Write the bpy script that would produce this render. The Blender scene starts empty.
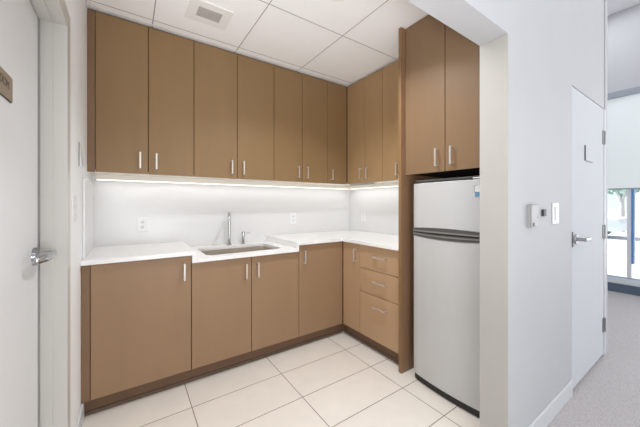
import bpy, bmesh, math, random
from mathutils import Vector, Matrix
random.seed(4)
scn = bpy.context.scene
C = scn.collection

# ------------------------------------------------------------------ materials
def _new(name):
    m = bpy.data.materials.new(name); m.use_nodes = True
    nt = m.node_tree; b = nt.nodes['Principled BSDF']
    return m, nt, b
def lin(c):
    return tuple(((x/255)/12.92 if x/255 <= .04045 else (((x/255)+.055)/1.055)**2.4) for x in c) + (1,)
def mat(name, rgb, rough=.5, metal=0., var=.03, scale=6., bump=0., bscale=200., spec=.5, coords='Object', stretch=(1, 1, 1), emit=None, estr=0.):
    m, nt, b = _new(name)
    N, L = nt.nodes, nt.links
    tc = N.new('ShaderNodeTexCoord'); mp = N.new('ShaderNodeMapping'); mp.inputs['Scale'].default_value = stretch
    L.new(tc.outputs[coords], mp.inputs[0])
    nz = N.new('ShaderNodeTexNoise'); nz.inputs['Scale'].default_value = scale; nz.inputs['Detail'].default_value = 3
    L.new(mp.outputs[0], nz.inputs['Vector'])
    r = N.new('ShaderNodeValToRGB'); c = lin(rgb)
    r.color_ramp.elements[0].position = .3; r.color_ramp.elements[1].position = .7
    r.color_ramp.elements[0].color = tuple(x*(1-var) for x in c[:3])+(1,)
    r.color_ramp.elements[1].color = tuple(min(1, x*(1+var)) for x in c[:3])+(1,)
    L.new(nz.outputs[0], r.inputs[0]); L.new(r.outputs[0], b.inputs['Base Color'])
    b.inputs['Roughness'].default_value = rough; b.inputs['Metallic'].default_value = metal
    b.inputs['Specular IOR Level'].default_value = spec
    if bump:
        n2 = N.new('ShaderNodeTexNoise'); n2.inputs['Scale'].default_value = bscale
        L.new(mp.outputs[0], n2.inputs['Vector'])
        bp = N.new('ShaderNodeBump'); bp.inputs['Strength'].default_value = bump; bp.inputs['Distance'].default_value = .002
        L.new(n2.outputs[0], bp.inputs['Height']); L.new(bp.outputs[0], b.inputs['Normal'])
    if emit:
        b.inputs['Emission Color'].default_value = lin(emit); b.inputs['Emission Strength'].default_value = estr
    return m
def grid_mat(name, tile, line, w, h, x0, y0, mortar, rough, var=.03, nscale=5., bump=.3, spec=.5, alt=.02):
    m, nt, b = _new(name); N, L = nt.nodes, nt.links
    tc = N.new('ShaderNodeTexCoord'); mp = N.new('ShaderNodeMapping')
    mp.inputs['Location'].default_value = (-x0+20*w, -y0+20*h, 0)
    L.new(tc.outputs['Object'], mp.inputs[0])
    br = N.new('ShaderNodeTexBrick'); br.offset = 0; br.squash = 1
    for k, v in (('Scale', 1), ('Mortar Size', mortar), ('Mortar Smooth', .1), ('Bias', 0), ('Brick Width', w), ('Row Height', h)):
        br.inputs[k].default_value = v
    c = lin(tile)
    br.inputs['Color1'].default_value = tuple(x*(1-alt) for x in c[:3])+(1,)
    br.inputs['Color2'].default_value = tuple(min(1, x*(1+alt)) for x in c[:3])+(1,)
    br.inputs['Mortar'].default_value = lin(line)
    L.new(mp.outputs[0], br.inputs['Vector'])
    nz = N.new('ShaderNodeTexNoise'); nz.inputs['Scale'].default_value = nscale; nz.inputs['Detail'].default_value = 8; nz.inputs['Roughness'].default_value = .65
    L.new(tc.outputs['Object'], nz.inputs['Vector'])
    mr = N.new('ShaderNodeMapRange'); mr.inputs[1].default_value = .3; mr.inputs[2].default_value = .7
    mr.inputs[3].default_value = 1-var; mr.inputs[4].default_value = 1+var
    L.new(nz.outputs[0], mr.inputs[0])
    mx = N.new('ShaderNodeVectorMath'); mx.operation = 'SCALE'
    L.new(br.outputs['Color'], mx.inputs[0]); L.new(mr.outputs[0], mx.inputs['Scale'])
    L.new(mx.outputs[0], b.inputs['Base Color'])
    bp = N.new('ShaderNodeBump'); bp.inputs['Strength'].default_value = bump; bp.inputs['Distance'].default_value = .001; bp.invert = True
    L.new(br.outputs['Fac'], bp.inputs['Height']); L.new(bp.outputs[0], b.inputs['Normal'])
    b.inputs['Roughness'].default_value = rough; b.inputs['Specular IOR Level'].default_value = spec
    return m

M = {}
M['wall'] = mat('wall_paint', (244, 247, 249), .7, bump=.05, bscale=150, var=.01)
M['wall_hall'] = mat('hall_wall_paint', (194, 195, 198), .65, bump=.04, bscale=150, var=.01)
M['door_white'] = mat('door_paint', (216, 217, 218), .4, var=.008)
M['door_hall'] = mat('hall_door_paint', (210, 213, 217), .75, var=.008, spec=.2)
M['frame_paint'] = mat('frame_paint', (202, 200, 195), .35, var=.008)
M['trim'] = mat('trim_paint', (214, 216, 219), .4, var=.01)
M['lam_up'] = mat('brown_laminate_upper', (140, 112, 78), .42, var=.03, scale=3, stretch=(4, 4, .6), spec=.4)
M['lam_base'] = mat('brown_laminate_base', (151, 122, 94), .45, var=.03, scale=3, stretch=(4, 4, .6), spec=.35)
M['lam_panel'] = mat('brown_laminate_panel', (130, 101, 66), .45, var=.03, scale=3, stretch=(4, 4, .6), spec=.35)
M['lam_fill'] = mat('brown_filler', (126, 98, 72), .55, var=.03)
M['lam_side'] = mat('brown_laminate_short_wall', (164, 133, 96), .42, var=.03, scale=3, stretch=(4, 4, .6), spec=.4)  # upper laminate lightened to put more light on the short wall
M['lam_over'] = mat('brown_laminate_overhead', (128, 102, 76), .45, var=.03, scale=3, stretch=(4, 4, .6), spec=.35)  # base laminate darkened to offset lamp light on the overhead fronts
M['lam_draw'] = mat('brown_laminate_drawers', (178, 146, 114), .45, var=.03, scale=3, stretch=(4, 4, .6), spec=.35)  # base laminate lightened as if better lit, for corner door and drawers
M['lam_dark'] = mat('brown_edge', (150, 116, 88), .55, var=.04)
M['kick'] = mat('kick_laminate', (112, 84, 62), .55, var=.04)
M['kick_strip'] = mat('kick_base_strip', (104, 86, 72), .5, var=.04)
M['gap'] = mat('dark_gap', (48, 36, 28), .8)
M['melamine'] = mat('white_melamine', (228, 222, 212), .5, var=.01)
M['quartz'] = mat('white_quartz', (238, 237, 236), .18, var=.012, scale=40)
M['splash'] = mat('white_backsplash', (222, 222, 222), .25, var=.006)
M['nickel'] = mat('brushed_nickel', (222, 219, 215), .42, .75, var=.05, scale=60, stretch=(1, 1, 8))
M['chrome'] = mat('chrome', (176, 177, 180), .12, 1., var=.01)
M['satin'] = mat('satin_steel', (172, 172, 174), .4, .8, var=.03)
M['hinge'] = mat('hinge_steel', (150, 150, 152), .4, .9, var=.04)
M['sink'] = mat('sink_steel', (190, 180, 168), .4, .5, var=.05, scale=30, stretch=(6, 1, 1))
M['fridge'] = mat('fridge_silver', (192, 192, 191), .42, .1, var=.01, scale=20, stretch=(1, 1, .3))
M['fridge_side'] = mat('fridge_cabinet_grey', (62, 60, 58), .6, var=.03)
M['fridge_black'] = mat('black_plastic', (28, 27, 26), .45)
M['grip'] = mat('grip_grey', (88, 87, 84), .35, .3)
M['grip_light'] = mat('grip_light_grey', (138, 137, 133), .3, .4)
M['blue'] = mat('decal_blue', (84, 134, 176), .5)
M['decal'] = mat('decal_white', (206, 206, 206), .5)
M['ink'] = mat('decal_ink', (52, 54, 58), .6)
M['plate'] = mat('white_plastic', (230, 231, 232), .35, var=.004)
M['plate_grey'] = mat('grey_plastic', (168, 166, 166), .4, var=.02)
M['slot'] = mat('slot_dark', (112, 108, 104), .6)
M['dark'] = mat('dark_metal', (70, 70, 74), .5, .4)
M['sign'] = mat('sign_bronze', (164, 150, 134), .35, .45, var=.02, scale=80, stretch=(1, 1, 6))
M['sign_txt'] = mat('sign_letters', (112, 100, 90), .6)
M['vent'] = mat('vent_grille', (190, 186, 180), .6, var=.02)
M['vent_w'] = mat('vent_white', (240, 240, 238), .5, var=.01)
M['led'] = mat('led_lens', (255, 250, 240), .5, emit=(255, 248, 238), estr=1.2)
M['lamp_lens'] = mat('lamp_lens', (150, 147, 140), .4)
M['can'] = mat('can_reflector', (150, 146, 138), .35, .5)
M['shade'] = mat('shade_cloth', (210, 216, 217), .8, bump=.1, bscale=500, var=.005, emit=(226, 234, 236), estr=.35)  # weak emission stands in for daylight passing through the cloth
M['rail_grey'] = mat('headrail_grey', (158, 166, 176), .5, var=.01)
M['frame_win'] = mat('window_aluminium', (236, 240, 244), .35, .3, var=.01)
M['frame_blue'] = mat('mullion_sky_tint', (110, 150, 205), .35, .2, var=.02)  # blue put into the colour for sky mirrored on the mullion
M['sill_dark'] = mat('heater_slate', (92, 108, 126), .6, var=.05)
M['ceil'] = grid_mat('ceiling_tiles', (250, 250, 250), (172, 170, 166), .612, .612, .147, 1.70, .0038, .85, var=.012, nscale=60, bump=.2, alt=.008)
M['ceil_hall'] = mat('hall_ceiling', (250, 249, 252), .8, var=.01)
M['tile'] = grid_mat('floor_tiles', (228, 221, 212), (116, 100, 88), .606, .303, .3243, .957, .0024, .32, var=.035, nscale=7, bump=.4)
def carpet():
    m, nt, b = _new('carpet_loop'); N, L = nt.nodes, nt.links
    tc = N.new('ShaderNodeTexCoord'); mp = N.new('ShaderNodeMapping'); mp.inputs['Rotation'].default_value = (0, 0, .4)
    L.new(tc.outputs['Object'], mp.inputs[0])
    nz = N.new('ShaderNodeTexNoise'); nz.inputs['Scale'].default_value = 150; nz.inputs['Detail'].default_value = 4
    vo = N.new('ShaderNodeTexVoronoi'); vo.inputs['Scale'].default_value = 130
    wv = N.new('ShaderNodeTexWave'); wv.inputs['Scale'].default_value = 14; wv.inputs['Distortion'].default_value = 3; wv.inputs['Detail Scale'].default_value = 5
    for n in (nz, vo, wv): L.new(mp.outputs[0], n.inputs['Vector'])
    a = N.new('ShaderNodeMath'); a.operation = 'MULTIPLY_ADD'; L.new(vo.outputs['Distance'], a.inputs[0]); a.inputs[1].default_value = .9; L.new(nz.outputs[0], a.inputs[2])
    a2 = N.new('ShaderNodeMath'); a2.operation = 'MULTIPLY_ADD'; L.new(wv.outputs[0], a2.inputs[0]); a2.inputs[1].default_value = .18; L.new(a.outputs[0], a2.inputs[2])
    r = N.new('ShaderNodeValToRGB'); e = r.color_ramp.elements
    e[0].position = .5; e[0].color = lin((146, 142, 142)); e[1].position = 1.25 if False else 1.0; e[1].color = lin((196, 191, 191))
    L.new(a2.outputs[0], r.inputs[0]); L.new(r.outputs[0], b.inputs['Base Color'])
    bp = N.new('ShaderNodeBump'); bp.inputs['Strength'].default_value = .5; bp.inputs['Distance'].default_value = .004
    L.new(a2.outputs[0], bp.inputs['Height']); L.new(bp.outputs[0], b.inputs['Normal'])
    b.inputs['Roughness'].default_value = .95; b.inputs['Specular IOR Level'].default_value = .1
    return m
M['carpet'] = carpet()
def glass():
    m, nt, b = _new('window_glass')
    b.inputs['Base Color'].default_value = (.95, .98, 1, 1); b.inputs['Roughness'].default_value = 0
    b.inputs['Transmission Weight'].default_value = 1; b.inputs['IOR'].default_value = 1.02
    return m
M['glass'] = glass()
M['pave'] = mat('pale_pavement', (225, 224, 222), .8, var=.05, scale=1.5)  # outdoor colours from here on are paled to imitate washed-out daylight
M['road'] = mat('grey_road', (208, 212, 218), .85, var=.05, scale=3)
M['kerb'] = mat('kerb_stone', (236, 235, 232), .8, var=.03)
M['leaf'] = mat('tree_leaves', (176, 204, 190), .7, var=.3, scale=12)
M['bark'] = mat('tree_bark', (196, 196, 196), .9, var=.2, scale=20)
M['carpaint'] = mat('car_paint', (226, 230, 236), .3, .0, var=.01)
M['carglass'] = mat('car_glass', (178, 192, 206), .4)
M['tyre'] = mat('tyre_rubber', (190, 194, 200), .8)
M['facade'] = mat('far_facade', (236, 236, 236), .8, var=.05, scale=2)
M['facade_glass'] = mat('far_windows', (206, 214, 220), .3, var=.05)

# ------------------------------------------------------------------ helpers
def box(bm, x0, x1, y0, y1, z0, z1):
    x0, x1 = sorted((x0, x1)); y0, y1 = sorted((y0, y1)); z0, z1 = sorted((z0, z1))
    g = bmesh.ops.create_cube(bm, size=1)
    for v in g['verts']:
        v.co = Vector(((x0+x1)/2+v.co.x*(x1-x0), (y0+y1)/2+v.co.y*(y1-y0), (z0+z1)/2+v.co.z*(z1-z0)))
    return g['verts']
def cyl(bm, p0, p1, r0, r1=None, seg=20):
    p0, p1 = Vector(p0), Vector(p1); r1 = r0 if r1 is None else r1
    d = p1-p0
    mt = Matrix.Translation((p0+p1)/2) @ d.to_track_quat('Z', 'Y').to_matrix().to_4x4()
    bmesh.ops.create_cone(bm, cap_ends=True, segments=seg, radius1=r0, radius2=r1, depth=d.length, matrix=mt)
def bevel(bm, w, seg=2):
    bmesh.ops.bevel(bm, geom=list(bm.edges), offset=w, segments=seg, affect='EDGES', profile=.5, clamp_overlap=True)
def prism(bm, pts, axis, a0, a1):
    """extrude a closed 2-D outline; axis is the direction of extrusion"""
    def P(u, v, a):
        return {'x': (a, u, v), 'y': (u, a, v), 'z': (u, v, a)}[axis]
    A = [bm.verts.new(P(u, v, a0)) for u, v in pts]; B = [bm.verts.new(P(u, v, a1)) for u, v in pts]
    bm.faces.new(A); bm.faces.new(B[::-1])
    n = len(pts)
    for i in range(n): bm.faces.new((A[i], B[i], B[(i+1) % n], A[(i+1) % n]))
def obj(name, bm, m, parent=None, smooth=False, bv=0, seg=2):
    if bv: bevel(bm, bv, seg)
    bmesh.ops.recalc_face_normals(bm, faces=list(bm.faces))
    me = bpy.data.meshes.new(name); bm.to_mesh(me); bm.free()
    me.materials.append(m)
    if smooth:
        for p in me.polygons: p.use_smooth = True
        try: me.set_sharp_from_angle(angle=math.radians(35))
        except Exception: pass
    o = bpy.data.objects.new(name, me); C.objects.link(o)
    if parent is not None:
        o.parent = parent
        o.matrix_parent_inverse = Matrix.Identity(4)
        # mesh is written in world metres: shift into the parent's frame
        off = Vector((0, 0, 0)); q = parent
        while q is not None: off += q.location; q = q.parent
        me.transform(Matrix.Translation(-off))
    return o
def bo(name, dims, m, parent=None, bv=0, seg=1):
    bm = bmesh.new(); box(bm, *dims); return obj(name, bm, m, parent, bv=bv, seg=seg)
def thing(name, label, cat, loc, group=None):
    o = bpy.data.objects.new(name, None); C.objects.link(o); o.empty_display_size = .1
    o.location = loc; o['label'] = label; o['category'] = cat
    if group: o['group'] = group
    return o
def tag(o, label, cat, group=None, kind=None):
    o['label'] = label; o['category'] = cat
    if group: o['group'] = group
    if kind: o['kind'] = kind
    return o
def struct(name, bm, m, parent=None, bv=0, label=None, cat=None):
    o = obj(name, bm, m, parent, bv=bv)
    if parent is None:
        o['kind'] = 'structure'
        if label: o['label'] = label; o['category'] = cat
    return o

# ------------------------------------------------------------------ dimensions
XL = -.222; YB = 2.70; XR = 2.30           # niche walls
YI, YO = .725, .597                        # inner / outer face of the hall wall
XJ = 1.479                                 # right jamb of the opening
CZ = 2.545; HZ = 3.97; HEAD = 2.048
YF, XF = 2.09, 1.69                        # base fronts
YU, XU = 2.39, 1.99                        # upper fronts
UB, UT = 1.459, 2.531

# ------------------------------------------------------------------ setting
bm = bmesh.new(); box(bm, XL-.6, XR+.1, .66, YB+.1, -.1, 0)
struct('floor', bm, M['tile'], label='pale beige rectangular tiled kitchenette floor', cat='floor')
bm = bmesh.new(); box(bm, -3.2, 5.74, -2.4, .66, -.1, 0); box(bm, XR+.1, 5.74, .66, 3.2, -.1, 0)
struct('floor_hall', bm, M['carpet'], label='grey looped carpet floor of the hallway', cat='carpet')
bm = bmesh.new(); box(bm, XL, XR, YI, YB, CZ, CZ+.05)
struct('ceiling', bm, M['ceil'], label='white square tiled dropped ceiling over the kitchenette', cat='ceiling')
bm = bmesh.new(); box(bm, -3.2, 6.2, -2.4, 3.3, HZ, HZ+.08)
struct('ceiling_hall', bm, M['ceil_hall'], label='high white ceiling of the hallway', cat='ceiling')
bm = bmesh.new(); box(bm, XL-.12, XR+.1, YB, YB+.12, 0, HZ)
struct('wall_back', bm, M['wall'], label='white wall behind the long run of cabinets', cat='wall')
bm = bmesh.new(); box(bm, XR, XR+.1, YI, YB, 0, HZ)
struct('wall_right', bm, M['wall'], label='white wall behind the refrigerator and drawers', cat='wall')
# left wall with the door opening  (leaf Y .73 - 1.628)
DY0, DY1, DZ = .79, 1.628, 2.02
bm = bmesh.new(); box(bm, XL-.12, XL, DY1, YB, 0, HZ); box(bm, XL-.12, XL, YI, DY0, 0, HZ); box(bm, XL-.12, XL, DY0, DY1, DZ, HZ)
struct('wall_left', bm, M['wall'], label='white side wall between the left door and the cabinets', cat='wall')
# hall wall: piece left of the opening, header, right piece with door opening
DX0, DX1, DHZ = 2.415, 3.222, 2.022
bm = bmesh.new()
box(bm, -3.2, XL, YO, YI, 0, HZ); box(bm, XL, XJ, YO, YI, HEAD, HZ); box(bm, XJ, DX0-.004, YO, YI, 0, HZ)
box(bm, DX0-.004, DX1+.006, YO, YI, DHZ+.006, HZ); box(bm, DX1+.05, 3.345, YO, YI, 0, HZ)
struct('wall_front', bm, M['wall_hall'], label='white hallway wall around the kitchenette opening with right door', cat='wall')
bm = bmesh.new(); box(bm, 3.245, 3.345, YI, 3.2, 0, HZ); box(bm, 3.245, 5.74, 3.2, 3.3, 0, HZ)
struct('wall_far', bm, M['wall_hall'])
# window wall (X = 5.74)
WX = 5.74
bm = bmesh.new(); box(bm, WX, WX+.15, -2.4, 3.2, 2.823, HZ); box(bm, WX, WX+.15, -2.4, -1.6, 0, 2.823); box(bm, WX, WX+.15, 2.6, 3.2, 0, 2.823)
struct('wall_window', bm, M['wall_hall'], label='white wall above the far window shade', cat='wall')
wr = bpy.data.objects.new('window_1', None); C.objects.link(wr); wr.location = (WX, .5, 0); wr['kind'] = 'structure'
wr['label'] = 'tall window beyond the hallway with street view'; wr['category'] = 'window'
bm = bmesh.new(); box(bm, WX+.0, WX+.08, -1.6, 2.6, .116, .20); box(bm, WX, WX+.08, -1.6, 2.6, 2.78, 2.823)
box(bm, WX, WX+.08, -1.6, -1.55, .2, 2.78); box(bm, WX, WX+.08, 2.55, 2.6, .2, 2.78)
obj('window_frame', bm, M['frame_win'], wr, bv=.004)
bm = bmesh.new(); box(bm, WX+.012, WX+.05, -1.6, 2.6, .2, .217)
obj('frame_strip', bm, mat('sill_strip_blue', (168, 190, 216), .4), wr)
for my in (-.62, .79, 2.2):
    bm = bmesh.new(); box(bm, WX+.0, WX+.10, my, my+.045, .217, 2.78); o = obj('mullion', bm, M['frame_win'], wr, bv=.003)
    bm = bmesh.new(); box(bm, WX-.006, WX+.10, my-.024, my-.0005, .42, 2.78); obj('mullion_edge', bm, M['frame_blue'], o)
bm = bmesh.new(); box(bm, WX+.055, WX+.06, -1.55, 2.55, .21, 2.78)
obj('glass_pane', bm, M['glass'], wr)
bm = bmesh.new(); box(bm, WX-.03, WX+.15, -1.6, 2.6, 0, .114)
struct('trim_1', bm, M['sill_dark'], label='slate blue sill band below the far window', cat='trim')
# roller shade (thing)
t = thing('roller_shade', 'white roller shade pulled halfway down over the far window', 'window shade', (WX-.05, .5, 2.75))
bo('headrail', (WX-.09, WX-.005, -1.58, 2.58, 2.736, 2.822), M['rail_grey'], t, bv=.004)
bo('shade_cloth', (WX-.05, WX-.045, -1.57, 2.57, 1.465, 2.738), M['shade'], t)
bo('hem_bar', (WX-.056, WX-.038, -1.57, 2.57, 1.446, 1.466), M['rail_grey'], t, bv=.003)

# trims
bm = bmesh.new(); box(bm, XJ-.0025, XJ-.0002, YO, YI, 0, HEAD-.001)
struct('trim_4', bm, mat('jamb_tone', (178, 175, 169), .6, var=.01), label='cream toned right side reveal of the kitchenette opening', cat='reveal')  # thin lining over the wall, darkened to tame light on the jamb
bm = bmesh.new(); box(bm, XJ+.0, DX0-.03, YO-.012, YO-.0002, 0, .098)
struct('baseboard_front', bm, M['trim'], bv=.003, label='white baseboard along the hallway wall above the carpet', cat='baseboard')
bm = bmesh.new(); box(bm, XL+.0002, XL+.012, DY1+.078, YF+.05, 0, .10)
struct('baseboard_left', bm, M['trim'], bv=.003, label='white baseboard between left door frame and base cabinet', cat='baseboard')
bm = bmesh.new()
box(bm, XL, XU-.02, YU-.024, YU-.004, CZ-.0013, CZ-.0005); box(bm, XU-.026, XU-.006, 1.40, YU-.024, CZ-.0013, CZ-.0005)
struct('trim_2', bm, M['vent_w'], label='thin white ceiling edge trim along the upper cabinets', cat='trim')
bm = bmesh.new(); box(bm, XL+.0005, XL+.022, YI+.001, YU-.026, CZ-.007, CZ-.0005)
struct('trim_3', bm, M['vent_w'])

# ------------------------------------------------------------------ doors (setting)
d1 = bpy.data.objects.new('door_1', None); C.objects.link(d1); d1.location = (-.32, 1.1, 0); d1['kind'] = 'structure'
d1['label'] = 'white door on the left with bronze room sign and chrome lever'; d1['category'] = 'door'
DXF = -.303
bo('door_leaf', (DXF-.042, DXF, DY0+.03, DY1-.034, .012, DZ-.014), M['door_white'], d1, bv=.002)
bm = bmesh.new()   # pressed metal frame: reveals, rabbet, face casing
prism(bm, [(-.345, DY1-.004), (XL+.006, DY1-.004), (XL+.006, DY1+.072), (XL+.0003, DY1+.072), (XL+.0003, DY1-.0003), (-.345, DY1-.0003)], 'z', 0, DZ-.004)
prism(bm, [(-.345, DY0+.004), (XL+.006, DY0+.004), (XL+.006, DY0-.06), (XL+.0003, DY0-.06), (XL+.0003, DY0+.0003), (-.345, DY0+.0003)], 'z', 0, DZ-.004)
box(bm, -.345, XL+.0003, DY0+.0003, DY1-.0003, DZ-.004, DZ-.0003)
box(bm, XL+.0003, XL+.006, DY0-.06, DY1+.072, DZ-.004, DZ+.068)
# door stop (soffit) in front of the leaf
box(bm, -.300, -.262, DY1-.014, DY1-.003, 0, DZ-.003); box(bm, -.300, -.262, DY0, DY1-.014, DZ-.014, DZ-.003); box(bm, -.300, -.262, DY0+.003, DY0+.018, 0, DZ-.014)
obj('door_frame', bm, M['frame_paint'], d1)
bo('latch_plate', (DXF-.0005, DXF+.0025, DY1-.034, DY1-.0145, .975, 1.115), M['hinge'], d1)
bo('gap_shade', (-.322, -.309, DY1-.0335, DY1-.0045, .012, DZ-.006), mat('gap_shade_grey', (150, 148, 144), .7), d1)  # grey strip painting in the shade between leaf and jamb
# lever
bm = bmesh.new(); cyl(bm, (DXF, 1.535, 1.04), (DXF+.012, 1.535, 1.04), .036, .034, 32)
h = obj('door_handle', bm, M['chrome'], d1, smooth=True)
bm = bmesh.new(); cyl(bm, (DXF+.01, 1.535, 1.04), (DXF+.05, 1.54, 1.046), .014, .013, 20)
obj('lever_neck', bm, M['chrome'], h, smooth=True)
bm = bmesh.new(); prism(bm, [(DXF+.046, 1.553), (DXF+.064, 1.553), (DXF+.066, 1.53), (DXF+.058, 1.44), (DXF+.044, 1.38), (DXF+.030, 1.378), (DXF+.036, 1.41), (DXF+.044, 1.50)], 'z', 1.032, 1.058)
obj('lever_arm', bm, M['chrome'], h, smooth=True, bv=.004)

# room sign on the door
t = thing('room_sign', 'bronze room name sign reading ROOM fixed on the left door', 'sign', (DXF, 1.2, 1.6))
bo('sign_plate', (DXF+.0003, DXF+.0055, 1.04, 1.27, 1.562, 1.636), M['sign'], t, bv=.0008)
bo('backing', (DXF+.0001, DXF+.003, 1.038, 1.2715, 1.5595, 1.5625), M['ink'], t)
def text_mesh(name, s, size, depth, loc, rot, m, parent, align='RIGHT'):
    cu = bpy.data.curves.new(name+'_c', 'FONT'); cu.body = s; cu.size = size; cu.extrude = depth; cu.align_x = align
    tmp = bpy.data.objects.new('tmp', cu); C.objects.link(tmp)
    dg = bpy.context.evaluated_depsgraph_get(); me = bpy.data.meshes.new_from_object(tmp.evaluated_get(dg)); bpy.data.objects.remove(tmp)
    me.materials.clear(); me.materials.append(m)
    o = bpy.data.objects.new(name, me); C.objects.link(o); me.name = name
    me.transform(Matrix.Translation(loc) @ rot.to_4x4())
    if parent is not None:
        o.parent = parent; me.transform(Matrix.Translation(-parent.location))
    return o
# text facing +X, reading along +Y
RX = Matrix(((0, 0, 1), (1, 0, 0), (0, 1, 0)))
text_mesh('lettering', 'ROOM', .034, .0006, Vector((DXF+.0062, 1.238, 1.592)), RX, M['sign_txt'], t)

# right door in the hall wall
d2 = bpy.data.objects.new('door_2', None); C.objects.link(d2); d2.location = (2.8, YO, 0); d2['kind'] = 'structure'
d2['label'] = 'white flush door in the hallway wall with silver lever'; d2['category'] = 'door'
bo('door_leaf', (DX0, DX1-.006, YO, YO+.044, .02, DHZ), M['door_hall'], d2, bv=.0015)
bm = bmesh.new(); box(bm, DX1+.002, DX1+.046, YO-.004, YI, 0, DHZ+.0); box(bm, DX0-.03, DX0-.004, YO-.003, YO-.0003, 0, .10)
box(bm, DX0-.004, DX1+.004, YO+.046, YI, 0, .018)
obj('door_frame', bm, M['trim'], d2)
bo('door_gap', (DX0-.003, DX1+.005, YO+.046, YO+.05, .018, DHZ+.005), M['plate_grey'], d2)
for hz in (1.786, 1.02, .26):
    bm = bmesh.new()
    cyl(bm, (DX1-.006, YO-.006, hz-.055), (DX1-.006, YO-.006, hz+.055), .008, None, 12)
    box(bm, DX1-.046, DX1+.016, YO-.0045, YO-.0005, hz-.055, hz+.055)
    obj('hinge', bm, M['hinge'], d2)
LX, LZ = DX0+.062, 1.01
bm = bmesh.new(); cyl(bm, (LX, YO, LZ), (LX, YO-.012, LZ), .034, .032, 32)
h = obj('door_handle', bm, M['satin'], d2, smooth=True)
bm = bmesh.new(); cyl(bm, (LX, YO-.01, LZ), (LX, YO-.058, LZ), .012, .011, 20); obj('lever_neck', bm, M['satin'], h, smooth=True)
bm = bmesh.new(); prism(bm, [(LX-.012, LZ-.012), (LX-.012, LZ+.013), (LX+.10, LZ+.012), (LX+.118, LZ), (LX+.10, LZ-.013)], 'y', YO-.062, YO-.048)
obj('lever_arm', bm, M['satin'], h, smooth=True, bv=.003)
bo('strike_edge', (DX0-.0035, DX0+.0185, YO-.003, YO-.0002, LZ-.05, LZ+.05), M['dark'], d2)

# ------------------------------------------------------------------ cabinets
def handle(parent, p, axis, length=.115, out=(0, -1), m=None):
    """bar pull; p = centre on door face; axis 'z' or 'h'; out = outward direction in plan"""
    m = m or M['nickel']; bm = bmesh.new()
    ox, oy = out; px, py, pz = p
    tx, ty = (-oy, ox)          # in-plane horizontal
    def obx(u0, u1, o0, o1, z0, z1):
        xs = [px+tx*u0+ox*o0, px+tx*u1+ox*o1]; ys = [py+ty*u0+oy*o0, py+ty*u1+oy*o1]
        box(bm, min(xs), max(xs), min(ys), max(ys), z0, z1)
    L2 = length/2
    if axis == 'z':
        obx(-.0055, .0055, .026, .034, pz-L2, pz+L2)
        for s in (-1, 1):
            z = pz+s*(L2-.0065)
            obx(-.0045, .0045, .0003, .0262, z-.0045, z+.0045)
    else:
        obx(-L2, L2, .026, .034, pz-.0055, pz+.0055)
        for s in (-1, 1):
            obx(s*(L2-.0065)-.0045, s*(L2-.0065)+.0045, .0003, .0262, pz-.0045, pz+.0045)
    return obj('handle', bm, m, parent, bv=.0012)
G = .0024
def front_y(parent, name, x0, x1, z0, z1, yf, m, t=.019):
    return bo(name, (x0+G, x1-G, yf, yf+t, z0+G, z1-G), m, parent, bv=.0009)
def front_x(parent, name, y0, y1, z0, z1, xf, m, t=.019):
    return bo(name, (xf, xf+t, y0+G, y1-G, z0+G, z1-G), m, parent, bv=.0009)

# ---- base cabinets, long run
ub, sinkt, kz = .894, .842, .108
def base_cab(label, x0, x1, top, doors, filler=None, x1c=None):
    t = thing('base_cabinet', label, 'cabinet', ((x0+x1)/2, 2.4, 0), 'brown base cabinets')
    xe = x1c or x1
    ct = top-.004
    if top < ub-.01:      # open top for the sink basin
        bm = bmesh.new(); y0, y1 = YF+.0205, YB-.002
        box(bm, x0+.0006, xe-.0006, y0, y0+.018, kz, ct); box(bm, x0+.0006, xe-.0006, y1-.018, y1, kz, ct)
        box(bm, x0+.0006, x0+.0186, y0+.018, y1-.018, kz, ct); box(bm, xe-.0186, xe-.0006, y0+.018, y1-.018, kz, ct)
        box(bm, x0+.0186, xe-.0186, y0+.018, y1-.018, kz, kz+.018)
        obj('carcass', bm, M['gap'], t)
    else: bo('carcass', (x0+.0006, xe-.0006, YF+.0205, YB-.002, kz, ct), M['gap'], t)
    ke = XF+.0545 if x1c else xe
    bo('toe_kick', (x0+.0003, ke-.0003, YF+.055, YF+.07, .0, kz-.0003), M['kick'], t)
    bo('kick_strip', (x0+.0003, xe-.0003, YF+.049, YF+.0548, .0, .022), M['kick_strip'], t)
    if filler: bo('filler', (filler[0], filler[1], YF+.004, YF+.0203, kz, top-.003), M['lam_fill'], t)
    for a, b, hs in doors:
        d = front_y(t, 'door', a, b, kz, top-.002, YF, M['lam_base'])
        hx = b-.047 if hs == 'r' else a+.047
        handle(d, (hx, YF, top-.105), 'z')
    return t
base_cab('leftmost brown base cabinet with one wide door under the raised white counter', XL+.001, .360, ub, [(-.180, .360, 'r')], filler=(XL+.001, -.181))
base_cab('brown double door base cabinet under the lowered sink counter', .360, 1.208, sinkt, [(.360, .787, 'r'), (.787, 1.208, 'l')])
base_cab('brown single door base cabinet between the sink cabinet and the inner corner', 1.208, XF, ub, [(1.208, XF-.004, 'l')], x1c=XF+.0205)
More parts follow.
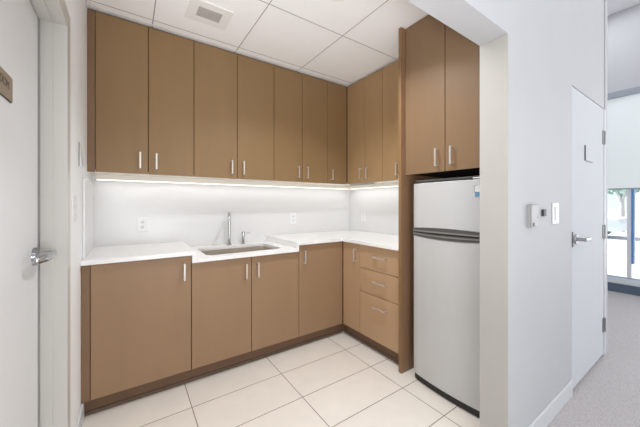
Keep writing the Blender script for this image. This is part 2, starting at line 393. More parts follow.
# ---- base cabinets, right wing
t = thing('base_cabinet', 'narrow single door brown base cabinet at the inner corner beside the drawers', 'cabinet', (2.0, 1.96, 0), 'brown base cabinets')
bo('carcass', (XF+.0215, XR-.002, 1.8566, 2.109, kz, ub-.004), M['gap'], t)
bo('toe_kick', (XF+.055, XF+.07, 1.8563, YF+.054, 0, kz-.0003), M['kick'], t)
bo('kick_strip', (XF+.049, XF+.0548, 1.8563, YF+.048, 0, .022), M['kick_strip'], t)
d = front_x(t, 'door', 1.856, YF-.002, kz, ub-.002, XF, M['lam_draw'])
handle(d, (XF, 1.856+.047, ub-.105), 'z', out=(-1, 0))
t = thing('drawer_cabinet', 'brown base cabinet with three drawers beside the tall end panel', 'cabinet', (2.0, 1.62, 0), 'brown base cabinets')
bo('carcass', (XF+.0215, XR-.002, 1.3955, 1.8554, kz, ub-.004), M['gap'], t)
bo('toe_kick', (XF+.055, XF+.07, 1.3955, 1.8557, 0, kz-.0003), M['kick'], t)
bo('kick_strip', (XF+.049, XF+.0548, 1.3955, 1.8557, 0, .022), M['kick_strip'], t)
for z0, z1, hz in ((.688, ub-.002, .808), (.482, .688, .602), (kz, .482, .395)):
    d = front_x(t, 'drawer', 1.395, 1.856, z0, z1, XF, M['lam_draw'])
    handle(d, (XF, 1.605, hz), 'h', out=(-1, 0), length=.135)

# ---- upper cabinets, long run
def upper_cab(label, x0, x1, doors, filler=None, x1c=None):
    t = thing('upper_cabinet', label, 'cabinet', ((x0+x1)/2, 2.55, UB), 'brown upper cabinets')
    xe = x1c or x1
    c = bo('carcass', (x0+.0006, xe-.0006, YU+.0205, YB-.002, UB+.02, CZ-.002), M['gap'], t)
    bo('bottom_panel', (x0+.0006, xe-.0006, YU+.0205, YB-.002, UB+.002, UB+.0198), M['melamine'], t)
    if filler: bo('filler', (filler[0], filler[1], YU+.004, YU+.0203, UB, UT), M['lam_fill'], t)
    for a, b, hs in doors:
        d = front_y(t, 'door', a, b, UB, UT, YU, M['lam_up'])
        handle(d, (b-.05 if hs == 'r' else a+.05, YU, UB+.097), 'z')
    return t
upper_cab('leftmost brown two door upper cabinet against the left wall', XL+.001, .430, [(-.180, .1225, 'r'), (.1225, .430, 'l')], filler=(XL+.001, -.181))
upper_cab('widest brown two door upper cabinet above the faucet', .430, 1.116, [(.430, .774, 'r'), (.774, 1.116, 'l')])
upper_cab('brown two door upper cabinet above the right end of the sink counter', 1.116, 1.725, [(1.116, 1.419, 'r'), (1.419, 1.725, 'l')])
upper_cab('brown single door upper cabinet touching the inner corner on the long wall', 1.725, XU, [(1.725, XU-.003, 'l')], x1c=XR-.004)
def upper_x(label, y0, y1, doors):
    t = thing('upper_cabinet', label, 'cabinet', (2.15, (y0+y1)/2, UB), 'brown upper cabinets')
    yc = min(y1, YU+.019)
    bo('carcass', (XU+.0205, XR-.002, y0+.0006, yc-.0006, UB+.02, CZ-.002), M['gap'], t)
    bo('bottom_panel', (XU+.0205, XR-.002, y0+.0006, yc-.0006, UB+.002, UB+.0198), M['melamine'], t)
    for a, b, hs in doors:      # a<b in Y, 'r' = nearer the camera side
        d = front_x(t, 'door', a, b, UB, UT, XU, M['lam_side'])
        handle(d, (XU, a+.05 if hs == 'r' else b-.05, UB+.097), 'z', out=(-1, 0))
upper_x('brown two door upper cabinet on the short wall right of the inner corner', 1.871, YU, [(2.111, YU-.003, 'r'), (1.871, 2.111, 'l')])
upper_x('brown two door upper cabinet on the short wall partly hidden behind the tall panel', 1.3955, 1.871, [(1.633, 1.871, 'r'), (1.3955, 1.633, 'l')])

# ---- tall end panel
PX = 1.654
t = thing('end_panel', 'tall brown end panel between the drawers and the refrigerator', 'panel', (1.95, 1.38, 0))
bo('side_panel', (PX+.0012, XR-.002, 1.369, 1.394, .006, CZ-.003), M['lam_dark'], t)
bo('edge_band', (PX, PX+.0012, 1.369, 1.394, .006, CZ-.003), M['lam_panel'], t)
bo('base_strip', (PX+.003, XR-.002, 1.3715, 1.3915, 0, .006), M['kick_strip'], t)

# ---- cabinet over the fridge
t = thing('overhead_cabinet', 'brown two door cabinet hanging above the silver refrigerator', 'cabinet', (2.0, 1.05, UB), 'brown upper cabinets')
FX = 1.695
bo('carcass', (FX+.0205, XR-.002, YI+.002, 1.3685, UB+.004, CZ-.002), M['gap'], t)
for a, b, hy in ((1.05, 1.3675, 1.05+.052), (.733, 1.05, 1.05-.052)):
    d = front_x(t, 'door', a, b, UB-.003, CZ-.004, FX, M['lam_over'])
    handle(d, (FX, hy, UB+.093), 'z', out=(-1, 0))

# ------------------------------------------------------------------ countertop
SX0, SX1, OV = .39, 1.17, .025
CT, CB, LT, LB = .923, .896, .870, .844
t = thing('countertop', 'white quartz countertop stepping down around the sink', 'countertop', (1, 2.4, .9))
bo('slab', (XL+.001, SX0, YF-OV, YB-.002, CB, CT), M['quartz'], t, bv=.0012)
bm = bmesh.new()
prism(bm, [(SX1, YF-OV), (XF-OV, YF-OV), (XF-OV, 1.3955), (XR-.002, 1.3955), (XR-.002, YB-.002), (SX1, YB-.002)], 'z', CB, CT)
obj('slab', bm, M['quartz'], t)
# step faces
bo('step_edge', (.3605, SX0, YF-OV, YB-.002, LB, CB-.0002), M['quartz'], t)
bo('step_edge', (SX1, 1.195, YF-OV, YB-.002, LB, CB-.0002), M['quartz'], t)
# lowered slab with a rounded cut-out for the sink
def rrect(x0, x1, y0, y1, r, n=6):
    pts = []
    for cx, cy, a in ((x1-r, y1-r, 0), (x0+r, y1-r, 90), (x0+r, y0+r, 180), (x1-r, y0+r, 270)):
        for k in range(n+1):
            an = math.radians(a+90*k/n); pts.append((cx+r*math.cos(an), cy+r*math.sin(an)))
    return pts
HX0, HX1, HY0, HY1 = .475, 1.08, 2.15, 2.55
hole = rrect(HX0, HX1, HY0, HY1, .05)
bm = bmesh.new()
ox0, ox1, oy0, oy1 = SX0+.0002, SX1-.0002, YF-OV, YB-.002
def outer(p):
    cx, cy = (HX0+HX1)/2, (HY0+HY1)/2; dx, dy = p[0]-cx, p[1]-cy
    s = min((((ox1 if dx > 0 else ox0)-cx)/dx) if abs(dx) > 1e-9 else 1e9, (((oy1 if dy > 0 else oy0)-cy)/dy) if abs(dy) > 1e-9 else 1e9)
    return (cx+dx*s, cy+dy*s)
ring = list(hole); out = [outer(p) for p in ring]
# snap nearest outer points to exact corners
for c in ((ox0, oy0), (ox1, oy0), (ox1, oy1), (ox0, oy1)):
    i = min(range(len(out)), key=lambda k: (out[k][0]-c[0])**2+(out[k][1]-c[1])**2); out[i] = c
lay = {}
for z in (LT, LB):
    lay[z] = ([bm.verts.new((x, y, z)) for x, y in ring], [bm.verts.new((x, y, z)) for x, y in out])
n = len(ring)
for i in range(n):
    j = (i+1) % n
    a, b = lay[LT]; c, d = lay[LB]
    bm.faces.new((a[i], a[j], b[j], b[i])); bm.faces.new((c[i], d[i], d[j], c[j]))
    bm.faces.new((a[i], c[i], c[j], a[j])); bm.faces.new((b[i], b[j], d[j], d[i]))
obj('slab', bm, M['quartz'], t)

# backsplash
t = thing('backsplash', 'white backsplash panels rising from the countertop to the upper cabinets', 'backsplash', (1, 2.69, .93))
bo('splash_panel', (XL+.014, XR-.014, YB-.0135, YB-.0022, CT+.0005, UB+.001), M['splash'], t)
bo('splash_panel', (SX0+.001, SX1-.001, YB-.0135, YB-.0022, LT+.0005, CT), M['splash'], t)
bo('splash_panel', (XR-.0135, XR-.0022, 1.408, YB-.0022, CT+.0005, UB+.001), M['splash'], t)
bo('splash_panel', (XL+.0015, XL+.0130, 2.16, YB-.0022, CT+.0005, UB-.06), M['splash'], t)
bo('splash_panel', (XF-OV+.002, XR-.0140, 1.3958, 1.4068, CT+.0005, UB-.002), M['splash'], t)

# under cabinet LED channels
def led(label, dims, lens):
    t = thing('light_strip', label, 'light', ((dims[0]+dims[1])/2, (dims[2]+dims[3])/2, dims[4]), 'under cabinet light strips')
    bo('channel', dims, M['melamine'], t)
    bo('lens', lens, M['led'], t)
z0 = UB-.040; z1 = UB+.0015
led('long white light strip under the upper cabinets on the back wall', (XL+.03, XR-.107, YB-.105, YB-.080, z0+.006, z1), (XL+.035, XR-.109, YB-.104, YB-.081, z0, z0+.0058))
led('short white light strip under the upper cabinets on the right wall', (XR-.105, XR-.080, 1.41, 2.59, z0+.006, z1), (XR-.104, XR-.081, 1.415, 2.585, z0, z0+.0058))
# driver box
t = thing('light_driver', 'small grey light driver box under the corner upper cabinet', 'driver box', (2.05, 2.2, UB))
bo('driver_case', (1.99+.03, 2.06, 2.02, 2.38, UB-.016, UB+.0015), M['plate_grey'], t, bv=.003)
bo('cable_clip', (2.03, 2.05, 1.985, 2.019, UB-.008, UB+.0015), M['plate'], t, bv=.002)

# ------------------------------------------------------------------ sink
t = thing('kitchen_sink', 'rectangular stainless steel sink basin set into the lowered counter', 'sink', (.78, 2.355, LB-.2))
bm = bmesh.new()
prev = None
for (ins, z, r) in ((-.012, LB-.0005, .06), (-.004, LB-.0008, .052), (0, LB-.004, .05), (.006, LB-.16, .05), (.03, LB-.178, .05), (.2, LB-.182, .02)):
    pts = rrect(HX0+ins, HX1-ins, HY0+min(ins, .15), HY1-min(ins, .15), min(r, .05 if ins > .1 else r))
    vs = [bm.verts.new((x, y, z)) for x, y in pts]
    if prev:
        for i in range(len(vs)): bm.faces.new((prev[i], prev[(i+1) % n], vs[(i+1) % n], vs[i]))
    prev = vs
bm.faces.new(prev)
o = obj('basin', bm, M['sink'], t, smooth=True)
sm = o.modifiers.new('s', 'SOLIDIFY'); sm.thickness = .0015; sm.offset = -1
bm = bmesh.new(); cyl(bm, (.78, 2.355, LB-.1805), (.78, 2.355, LB-.177), .045, .04, 24); obj('drain', bm, M['chrome'], t, smooth=True)

# faucet: tall square post with spout over the basin
t = thing('faucet', 'tall slim chrome faucet standing behind the sink', 'faucet', (.771, 2.615, LT))
bm = bmesh.new(); cyl(bm, (.771, 2.615, LT+.0005), (.771, 2.615, LT+.010), .024, .022, 28)
obj('base', bm, M['chrome'], t, smooth=True)
bm = bmesh.new(); cyl(bm, (.771, 2.615, LT+.010), (.771, 2.615, LT+.27), .0125, .0125, 24)
cyl(bm, (.771, 2.615, LT+.195), (.771, 2.615, LT+.202), .0145, .0145, 24)
obj('post', bm, M['chrome'], t, smooth=True)
bm = bmesh.new()
path = []
for k in range(9):
    a = math.pi/2*k/8; path.append((.771, 2.615-.028*(1-math.cos(a)), LT+.27+.028*math.sin(a)))
path += [(.771, 2.50, LT+.298), (.771, 2.45, LT+.296)]
for k in range(7):
    a = math.pi/2*k/6; path.append((.771, 2.45-.022*math.sin(a), LT+.296-.022*(1-math.cos(a))))
path.append((.771, 2.428, LT+.25))
def tube(bm, path, r, seg=16):
    rings = []
    for i, p in enumerate(path):
        p = Vector(p); a = Vector(path[max(0, i-1)]); b = Vector(path[min(len(path)-1, i+1)])
        tan = (b-a).normalized(); u = Vector((1, 0, 0)); v = tan.cross(u).normalized()
        rings.append([bm.verts.new(p+r*(math.cos(2*math.pi*k/seg)*u+math.sin(2*math.pi*k/seg)*v)) for k in range(seg)])
    for A, B in zip(rings, rings[1:]):
        for k in range(seg): bm.faces.new((A[k], A[(k+1) % seg], B[(k+1) % seg], B[k]))
    bm.faces.new(rings[0]); bm.faces.new(rings[-1])
tube(bm, path, .0115)
bmesh.ops.rotate(bm, cent=(.771, 2.615, 0), matrix=Matrix.Rotation(-.29, 3, 'Z'), verts=list(bm.verts))
obj('spout', bm, M['chrome'], t, smooth=True)
t = thing('faucet_lever', 'short chrome tap lever right of the tall faucet', 'faucet handle', (.903, 2.615, LT))
bm = bmesh.new(); cyl(bm, (.903, 2.615, LT+.0005), (.903, 2.615, LT+.008), .021, .019, 24); cyl(bm, (.903, 2.615, LT+.008), (.903, 2.615, LT+.085), .0115, .0115, 20); cyl(bm, (.903, 2.615, LT+.085), (.903, 2.615, LT+.112), .015, .013, 20)
obj('valve_body', bm, M['chrome'], t, smooth=True)
bm = bmesh.new(); cyl(bm, (.912, 2.615, LT+.10), (.965, 2.605, LT+.098), .004, .0035, 12); obj('lever', bm, M['chrome'], t, smooth=True)

# ------------------------------------------------------------------ outlets and small wall things
def plate_y(name, label, cat, x, y, z, w=.072, h=.115, recept=True, group=None):
    t = thing(name, label, cat, (x, y, z), group)
    bo('cover_plate', (x-w/2, x+w/2, y-.006, y-.0003, z-h/2, z+h/2), M['plate'], t, bv=.0015)
    for s in (-1, 1):
        o = bo('socket', (x-.016, x+.016, y-.0075, y-.0058, z+s*.021-.0135, z+s*.021+.0135), M['plate'], t, bv=.0006)
        bm = bmesh.new()
        box(bm, x-.0085, x-.005, y-.0083, y-.0073, z+s*.021-.003, z+s*.021+.008); box(bm, x+.005, x+.0085, y-.0083, y-.0073, z+s*.021-.003, z+s*.021+.008)
        cyl(bm, (x, y-.0083, z+s*.021-.0075), (x, y-.0073, z+s*.021-.0075), .003, None, 10)
        obj('slots', bm, M['slot'], o)
def on_y(px, y):     # the X of a wall point seen in the photograph's column px on the plane Y=y
    r = (px-320)/281.7; return y*(.5635+r*.8261)/(.8261-r*.5635)
YS = YB-.0137
plate_y('wall_outlet', 'white duplex outlet on the backsplash above the left counter', 'outlet', .098, YS, 1.08)
plate_y('wall_outlet', 'white duplex outlet on the backsplash right of the faucet', 'outlet', on_y(293, YS), YS, 1.09)
def plate_x(name, label, cat, x, y, z, sgn, parts, w=.072, h=.115):
    t = thing(name, label, cat, (x, y, z))
    bo('cover_plate', (x+sgn*.0003, x+sgn*.006, y-w/2, y+w/2, z-h/2, z+h/2), M['plate'], t, bv=.0015)
    for nm, zz, hh in parts:
        o = bo(nm, (x+sgn*.0058, x+sgn*.0078, y-.016, y+.016, zz-hh/2, zz+hh/2), M['plate'], t, bv=.0006)
        bo('slots', (x+sgn*.0073, x+sgn*.0083, y-.006, y+.006, zz-hh/2+.006, zz-hh/2+.0085), M['slot'], o)
plate_x('wall_outlet', 'white outlet on the short backsplash near the inner corner', 'outlet', XR-.0137, 2.445, 1.10, -1, (('socket', 1.121, .027), ('socket', 1.079, .027)))
plate_x('wall_switch', 'white outlet plate on the left wall beside the door frame', 'outlet', XL, 1.84, 1.22, 1, (('socket', 1.243, .030), ('socket', 1.197, .030)), w=.115, h=.13)
# card holder on the left wall
t = thing('card_holder', 'small white angled card holder high on the left wall beside the upper cabinets', 'holder', (XL, 2.09, 1.42))
bm = bmesh.new(); prism(bm, [(XL+.0004, 1.453), (XL+.012, 1.458), (XL+.003, 1.583), (XL+.0004, 1.583)], 'y', 2.02, 2.115)
obj('holder_body', bm, M['plate'], t)
bo('back_edge', (XL+.0004, XL+.003, 2.010, 2.0195, 1.453, 1.583), M['slot'], t)

# ---- hall wall devices
def hx(px, y=YO): return on_y(px, y)
t = thing('card_reader', 'grey wall mounted keypad box on the hallway wall', 'keypad', (hx(534.5), YO, 1.15))
x0, x1 = hx(532.0, YO-.022), hx(538.2, YO-.022)
bo('case', (x0, x1, YO-.022, YO, 1.126, 1.242), M['plate_grey'], t, bv=.004, seg=2)
bo('side_bracket', (x0-.006, x0-.0005, YO-.016, YO-.0003, 1.130, 1.238), M['plate_grey'], t)
bo('keypad', (x0+.012, x0+.030, YO-.0235, YO-.0222, 1.131, 1.150), M['dark'], t)
bo('indicator', (x1-.010, x1-.006, YO-.0235, YO-.0222, 1.172, 1.179), M['dark'], t)
t = thing('door_sensor', 'tiny dark square sensor between the keypad box and the switch', 'sensor', (hx(541), YO, 1.2))
bo('sensor_case', (hx(541.2), hx(544), YO-.012, YO, 1.178, 1.215), M['dark'], t, bv=.002)
bo('sensor_lens', (hx(542), hx(543), YO-.0135, YO-.0122, 1.19, 1.203), M['grip'], t)
t = thing('light_switch', 'white rocker light switch on the hallway wall', 'switch', (hx(554.5), YO, 1.2))
x0, x1 = hx(551.6), hx(557.6)
bo('cover_plate', (x0, x1, YO-.007, YO-.0003, 1.128, 1.252), M['plate'], t, bv=.002)
xm = (x0+x1)/2
o = bo('rocker', (xm-.02, xm+.02, YO-.011, YO-.0068, 1.155, 1.225), M['plate'], t, bv=.002)
bo('rocker_gap', (xm-.023, xm+.023, YO-.0076, YO-.0069, 1.152, 1.228), M['plate_grey'], t)
t = thing('door_sign', 'small white square sign on the right hallway door', 'sign', (hx(588), YO, 1.6))
x0, x1 = hx(584.6), hx(592.0)
bo('sign_panel', (x0, x1, YO-.006, YO-.0003, 1.56, 1.665), M['door_hall'], t, bv=.001)
bo('sign_edge', (x0-.003, x0-.0005, YO-.007, YO-.0003, 1.557, 1.665), M['dark'], t)
bo('sign_edge', (x0-.0005, x1, YO-.0065, YO-.0003, 1.5555, 1.5598), M['plate_grey'], t)

# ------------------------------------------------------------------ ceiling fittings
def pc(px, py, z=CZ):
    d = 281.7*(z-1.245)/(204-py); r = (px-320)/281.7*d
    return d*.5635+r*.8261, d*.8261-r*.5635
a = pc(200.2, 5); b = pc(217.5, 22.8); vx, vy = (a[0]+b[0])/2, (a[1]+b[1])/2
t = thing('ceiling_vent', 'small grey louvred exhaust vent in the tiled ceiling', 'vent', (vx, vy, CZ))
w, h_ = .076, .055
bm = bmesh.new()
W, H_ = w+.06, h_+.06
for d_ in ((-W, W, -H_, -h_), (-W, W, h_, H_), (-W, -w, -h_, h_), (w, W, -h_, h_)):
    box(bm, vx+d_[0], vx+d_[1], vy+d_[2], vy+d_[3], CZ-.006, CZ-.0005)
obj('vent_frame', bm, M['vent_w'], t, bv=.001)
bo('duct_plate', (vx-w, vx+w, vy-h_, vy+h_, CZ-.0016, CZ-.0005), M['plate_grey'], t)
bm = bmesh.new()
k = vy-h_+.008
while k < vy+h_-.004:
    box(bm, vx-w, vx+w, k, k+.0045, CZ-.006, CZ-.0018); k += .0115
obj('louvres', bm, M['vent'], t)
lx, ly = 1.075, 1.375
t = thing('downlight', 'round recessed downlight at the top edge of the tiled ceiling', 'light', (lx, ly, CZ))
bm = bmesh.new()
seg = 40; prev = None; first = None
for i in range(seg):
    a = 2*math.pi*i/seg; c, s = math.cos(a), math.sin(a)
    q = [bm.verts.new((lx+r*c, ly+r*s, z)) for r, z in ((.062, CZ-.0005), (.062, CZ-.006), (.046, CZ-.007), (.042, CZ-.0005))]
    if prev:
        for k in range(4): bm.faces.new((prev[k], q[k], q[(k+1) % 4], prev[(k+1) % 4]))
    else: first = q
    prev = q
for k in range(4): bm.faces.new((prev[k], first[k], first[(k+1) % 4], prev[(k+1) % 4]))
obj('trim_ring', bm, M['vent_w'], t, smooth=True)
bm = bmesh.new(); cyl(bm, (lx, ly, CZ-.0035), (lx, ly, CZ-.0006), .041, .041, 32); obj('lens', bm, M['lamp_lens'], t)

# ------------------------------------------------------------------ refrigerator
FY0, FY1 = .752, 1.285
t = thing('refrigerator', 'silver top freezer refrigerator with dark curved handle band', 'refrigerator', (1.95, 1.02, 0))
bo('cabinet_body', (1.735, 2.27, FY0+.004, FY1-.004, .02, 1.398), M['fridge_side'], t, bv=.006, seg=2)
bo('top_cap', (1.70, 2.26, FY0+.004, FY1-.004, 1.3985, 1.412), M['grip'], t, bv=.003)
def bowx(y, bulge=.024):
    u = (y-(FY0+FY1)/2)/((FY1-FY0)/2); return 1.682-bulge*(1-u*u)
def bowed(name, z0, z1, m, back=1.732, off=0., y0=FY0, y1=FY1, N=22, zt=None, zb=None, rnd=.006):
    """door slab with a bowed front; zt/zb may give the top/bottom edge as a function of y"""
    bm = bmesh.new(); rows = []
    for i in range(N+1):
        y = y0+(y1-y0)*i/N; xf = bowx(y)-off
        e = min(i, N-i)
        if e == 0: xf += rnd
        top = zt(y) if zt else z1; bot = zb(y) if zb else z0
        q = [(back, y, bot), (xf+rnd*.6, y, bot), (xf, y, bot+rnd*.6), (xf, y, top-rnd*.6), (xf+rnd*.6, y, top), (back, y, top)]
        rows.append([bm.verts.new(p) for p in q])
    for A, B in zip(rows, rows[1:]):
        for k in range(6): bm.faces.new((A[k], A[(k+1) % 6], B[(k+1) % 6], B[k]))
    bm.faces.new(rows[0]); bm.faces.new(rows[-1])
    return obj(name, bm, m, t, smooth=True)
def arc(y, base, rise):
    u = (y-(FY0+FY1)/2)/((FY1-FY0)/2); return base+rise*(1-u*u)
fz = bowed('freezer_door', 1.07, 1.388, M['fridge'], zb=lambda y: arc(y, 1.074, .012))
fd = bowed('refrigerator_door', .05, 1.03, M['fridge'], zt=lambda y: arc(y, 1.027, -.014))
t_main = t
def grip(name, m, zt, zb, off, parent, back=1.71, rnd=.004):
    global t
    t = parent; o = bowed(name, 0, 0, m, back=back, off=off, zt=zt, zb=zb, rnd=rnd); t = t_main
    return o
# grips are parts of their doors
def grip2(name, m, zt, zb, off, parent):
    bm = bmesh.new(); rows = []; N = 22
    for i in range(N+1):
        y = FY0+.001+(FY1-FY0-.002)*i/N; xf = bowx(y)-off
        q = [(1.70, y, zb(y)), (xf, y, zb(y)), (xf, y, zt(y)), (1.70, y, zt(y))]
        rows.append([bm.verts.new(p) for p in q])
    for A, B in zip(rows, rows[1:]):
        for k in range(4): bm.faces.new((A[k], A[(k+1) % 4], B[(k+1) % 4], B[k]))
    bm.faces.new(rows[0]); bm.faces.new(rows[-1])
    return obj(name, bm, m, parent, smooth=True)
grip2('handle', M['grip'], lambda y: arc(y, 1.0738, .012), lambda y: arc(y, 1.062, .004), .004, fz)
grip2('handle_lip', M['grip_light'], lambda y: arc(y, 1.0618, .004), lambda y: arc(y, 1.0545, .001), .007, fz)
grip2('grip_recess', M['fridge_black'], lambda y: arc(y, 1.0543, .001), lambda y: arc(y, 1.0475, -.002), -.004, fz)
grip2('handle', M['grip'], lambda y: arc(y, 1.0473, -.002), lambda y: arc(y, 1.0272, -.014), .003, fd)
grip2('handle_lip', M['grip_light'], lambda y: arc(y, 1.042, -.004), lambda y: arc(y, 1.037, -.007), .006, fd)
bowed('base_grille', .004, .047, M['fridge_black'], off=-.012)
bo('foot', (1.72, 1.75, FY1-.05, FY1-.02, 0, .0195), M['fridge_black'], t)
bo('foot', (1.72, 1.75, FY0+.02, FY0+.05, 0, .0195), M['fridge_black'], t)
bm = bmesh.new(); box(bm, 1.676, 1.72, .80, .865, 1.3895, 1.402); obj('hinge_cover', bm, M['satin'], t, bv=.003)
# maker's badge and energy decal, upper right of the freezer door
xd = bowx(.82)-.0006
def dec(nm, y0, y1, z0, z1, m, o=0., tk=.0006):
    q = min(bowx(y0), bowx(y1))
    return bo(nm, (q-.0012-o-tk, q+.002, y0, y1, z0, z1), m, fz)
dec('badge', .785, .848, 1.314, 1.352, M['decal'])
dec('badge_mark', .8475, .8495, 1.314, 1.350, M['ink'], .0004); dec('badge_mark', .837, .8475, 1.350, 1.352, M['ink'], .0004); dec('badge_mark', .79, .848, 1.3125, 1.3145, M['ink'], .0004)
for k, (a, b, c, d_) in enumerate(((.806, .82, 1.336, 1.3385), (.8175, .820, 1.327, 1.3385), (.811, .8175, 1.331, 1.333), (.800, .8035, 1.327, 1.336), (.79, .797, 1.334, 1.336))):
    dec('badge_mark', a+.02, b+.02, c, d_, M['ink'], .0008)
dec('energy_decal', .806, .844, 1.288, 1.311, M['blue'], .0004)
dec('decal_star', .820, .831, 1.296, 1.303, M['decal'], .001)

# ------------------------------------------------------------------ outdoors
bm = bmesh.new(); box(bm, WX+.15, 70, -40, 50, -.4, -.15)
o = struct('ground', bm, M['pave']); o['label'] = 'bright pale pavement outside the window'; o['category'] = 'ground'
bm = bmesh.new(); box(bm, 12, 19, -40, 50, -.1495, -.14)
o = struct('road', bm, M['road']); o['label'] = 'grey street beyond the pavement outside'; o['category'] = 'road'
bm = bmesh.new(); box(bm, 11.7, 11.998, -40, 50, -.1495, -.04)
o = struct('kerb', bm, M['kerb']); o['label'] = 'white kerb stone edging the street outside'; o['category'] = 'kerb'
def car(loc, label):
    t = thing('parked_car', label, 'car', loc)
    x, y, z = loc
    prof = [(-2.2, .3), (-2.25, .62), (-2.1, .82), (-1.2, .95), (-.55, 1.38), (.85, 1.42), (1.6, 1.0), (2.15, .92), (2.25, .6), (2.2, .3)]
    bm = bmesh.new(); prism(bm, [(y+a, z+b) for a, b in prof], 'x', x-.85, x+.85); obj('body', bm, M['carpaint'], t, smooth=True, bv=.07, seg=3)
    bm = bmesh.new(); prism(bm, [(y+a, z+b) for a, b in ((-1.0, .98), (-.5, 1.32), (.1, 1.35), (.1, .98))], 'x', x-.857, x+.857)
    prism(bm, [(y+a, z+b) for a, b in ((.18, .98), (.18, 1.35), (.8, 1.35), (1.4, 1.0))], 'x', x-.857, x+.857); obj('side_window', bm, M['carglass'], t)
    for sy in (-1.35, 1.4):
        for sx in (-1, 1):
            bm = bmesh.new(); cyl(bm, (x+sx*.68, y+sy, z+.33), (x+sx*.88, y+sy, z+.33), .33, None, 28); w_ = obj('wheel', bm, M['tyre'], t, smooth=True)
            bm = bmesh.new(); cyl(bm, (x+sx*.881, y+sy, z+.33), (x+sx*.90, y+sy, z+.33), .2, .17, 20); obj('hubcap', bm, M['carpaint'], w_, smooth=True)
car((16.5, 4.6, -.14), 'pale silver car parked on the street outside the window')
def tree(x, y, h, r, label):
    t = thing('street_tree', label, 'tree', (x, y, -.15))
    bm = bmesh.new(); cyl(bm, (x, y, -.15), (x+.05, y, h*.55), .13, .08, 12)
    for k in range(5):
        a = k*1.26; cyl(bm, (x+.04, y, h*.45), (x+math.cos(a)*r*.6, y+math.sin(a)*r*.6, h*.8), .05, .02, 8)
    obj('trunk', bm, M['bark'], t, smooth=True)
    bm = bmesh.new()
    for k in range(900):
        v = Vector((random.gauss(0, 1), random.gauss(0, 1), random.gauss(0, 1))).normalized()*r*random.random()**.4
        v.z *= .8; c = Vector((x, y, h*.78))+v
        n_ = Vector((random.gauss(0, 1), random.gauss(0, 1), random.gauss(0, 1))).normalized(); u = n_.orthogonal().normalized(); w_ = n_.cross(u)
        s = random.uniform(.08, .16)
        bm.faces.new([bm.verts.new(c+u*s*a+w_*s*b*.6) for a, b in ((-1, 0), (0, -1), (1, 0), (0, 1))])
    obj('foliage', bm, M['leaf'], t)
tree(20.5, 3.15, 3.2, 1.0, 'leafy green tree nearest the blue mullion outside')
t = thing('far_building', 'pale low building across the street outside', 'building', (34, 4, -.15))
bo('wall', (32, 38, -16, 24, -.15, 5.2), M['facade'], t)
for k in range(10):
    bo('window', (31.95, 31.999, -14+k*3.8, -12+k*3.8, .8, 2.4), M['facade_glass'], t)

# ------------------------------------------------------------------ light
w = bpy.data.worlds.new('World'); scn.world = w; w.use_nodes = True
nt = w.node_tree; bg = nt.nodes['Background']
tc = nt.nodes.new('ShaderNodeTexCoord'); sx = nt.nodes.new('ShaderNodeSeparateXYZ'); rp = nt.nodes.new('ShaderNodeValToRGB')
nt.links.new(tc.outputs['Generated'], sx.inputs[0]); nt.links.new(sx.outputs['Z'], rp.inputs[0])
rp.color_ramp.elements[0].color = (.98, .98, .98, 1); rp.color_ramp.elements[1].color = (.88, .93, 1, 1)
nt.links.new(rp.outputs[0], bg.inputs[0]); bg.inputs[1].default_value = .85
def area(name, loc, rot, sx_, sy_, power, col=(1, 1, 1), spread=180):
    l = bpy.data.lights.new(name, 'AREA'); l.shape = 'RECTANGLE'; l.size = sx_; l.size_y = sy_; l.energy = power; l.color = col; l.spread = math.radians(spread)
    o = bpy.data.objects.new(name, l); C.objects.link(o); o.location = loc; o.rotation_euler = rot
    return o
COOL = (.985, 1, 1.01)
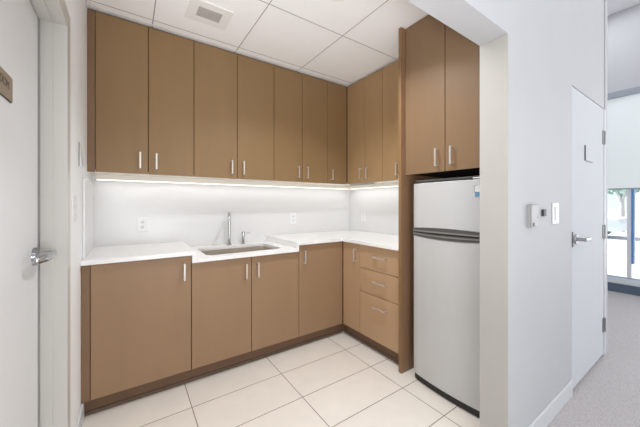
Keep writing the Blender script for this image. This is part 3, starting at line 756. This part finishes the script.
# unseen fill lamps added to brighten the hall
area('hall_fill', (.6, -1.0, HZ-.02), (0, 0, 0), 1.8, 1.2, 12, COOL)
area('hall_fill', (3.6, -.9, HZ-.02), (0, 0, 0), 1.8, 1.2, 12, COOL)
area('far_hall_fill', (4.9, 1.2, HZ-.02), (0, 0, 0), 1.2, 1.2, 14, (.98, 1, 1.04))
o = area('window_side_fill', (5.5, -1.4, 1.7), (0, 0, 0), 1.4, 2.2, 30, (.97, .99, 1.04), 150); o.rotation_euler = Vector((1, -.3, .15)).to_track_quat('Z', 'Y').to_euler()  # lamp added indoors, standing in for daylight from the window
# recessed downlight of the kitchenette
l = bpy.data.lights.new('downlight_lamp', 'AREA'); l.shape = 'DISK'; l.size = .075; l.energy = 12; l.color = COOL; l.spread = math.radians(125)
o = bpy.data.objects.new('downlight_lamp', l); C.objects.link(o); o.location = (lx, ly, CZ-.010)
area('niche_fill', (.75, .98, CZ-.02), (0, 0, 0), 1.0, .3, 3.5, COOL, 150)  # unseen ceiling lamp added to fill the niche
# soft fill lamps added behind the camera to lift the niche
o = area('low_fill', (.35, -.35, .8), (0, 0, 0), .7, .5, 8, COOL, 160); o.rotation_euler = Vector((-.25, -.9, -.1)).to_track_quat('Z', 'Y').to_euler()
o = area('up_fill', (-.3, -.1, 1.2), (0, 0, 0), .4, .4, 33, COOL, 170); o.rotation_euler = Vector((-.2, -.35, -.9)).to_track_quat('Z', 'Y').to_euler()
area('strip_lamp', ((XL+XR)/2-.04, YB-.0925, UB-.0415), (0, 0, 0), 2.3, .016, 1.15, COOL)
area('strip_lamp', (XR-.0925, 2.0, UB-.0415), (0, 0, 0), .016, 1.12, .8, COOL)
s = bpy.data.lights.new('sun', 'SUN'); s.energy = 8; s.angle = .03; o = bpy.data.objects.new('sun', s); C.objects.link(o)
o.rotation_euler = (math.radians(-48), 0, math.radians(8)); o.location = (8, 0, 8)

# ------------------------------------------------------------------ camera
cd = bpy.data.cameras.new('camera'); cam = bpy.data.objects.new('camera', cd); C.objects.link(cam)
cd.sensor_fit = 'HORIZONTAL'; cd.sensor_width = 36; cd.lens = 36*281.7/640
cd.shift_x = 0; cd.shift_y = -(213.5-204)/640; cd.clip_start = .01
cam.location = (0, 0, 1.245); cam.rotation_euler = (math.pi/2, 0, -math.atan2(.5635, .8261))
scn.camera = cam
scn.view_settings.view_transform = 'Standard'; scn.view_settings.look = 'None'
scn.view_settings.exposure = -0.02; scn.view_settings.gamma = 1
scn.cycles.max_bounces = 10; scn.cycles.diffuse_bounces = 8
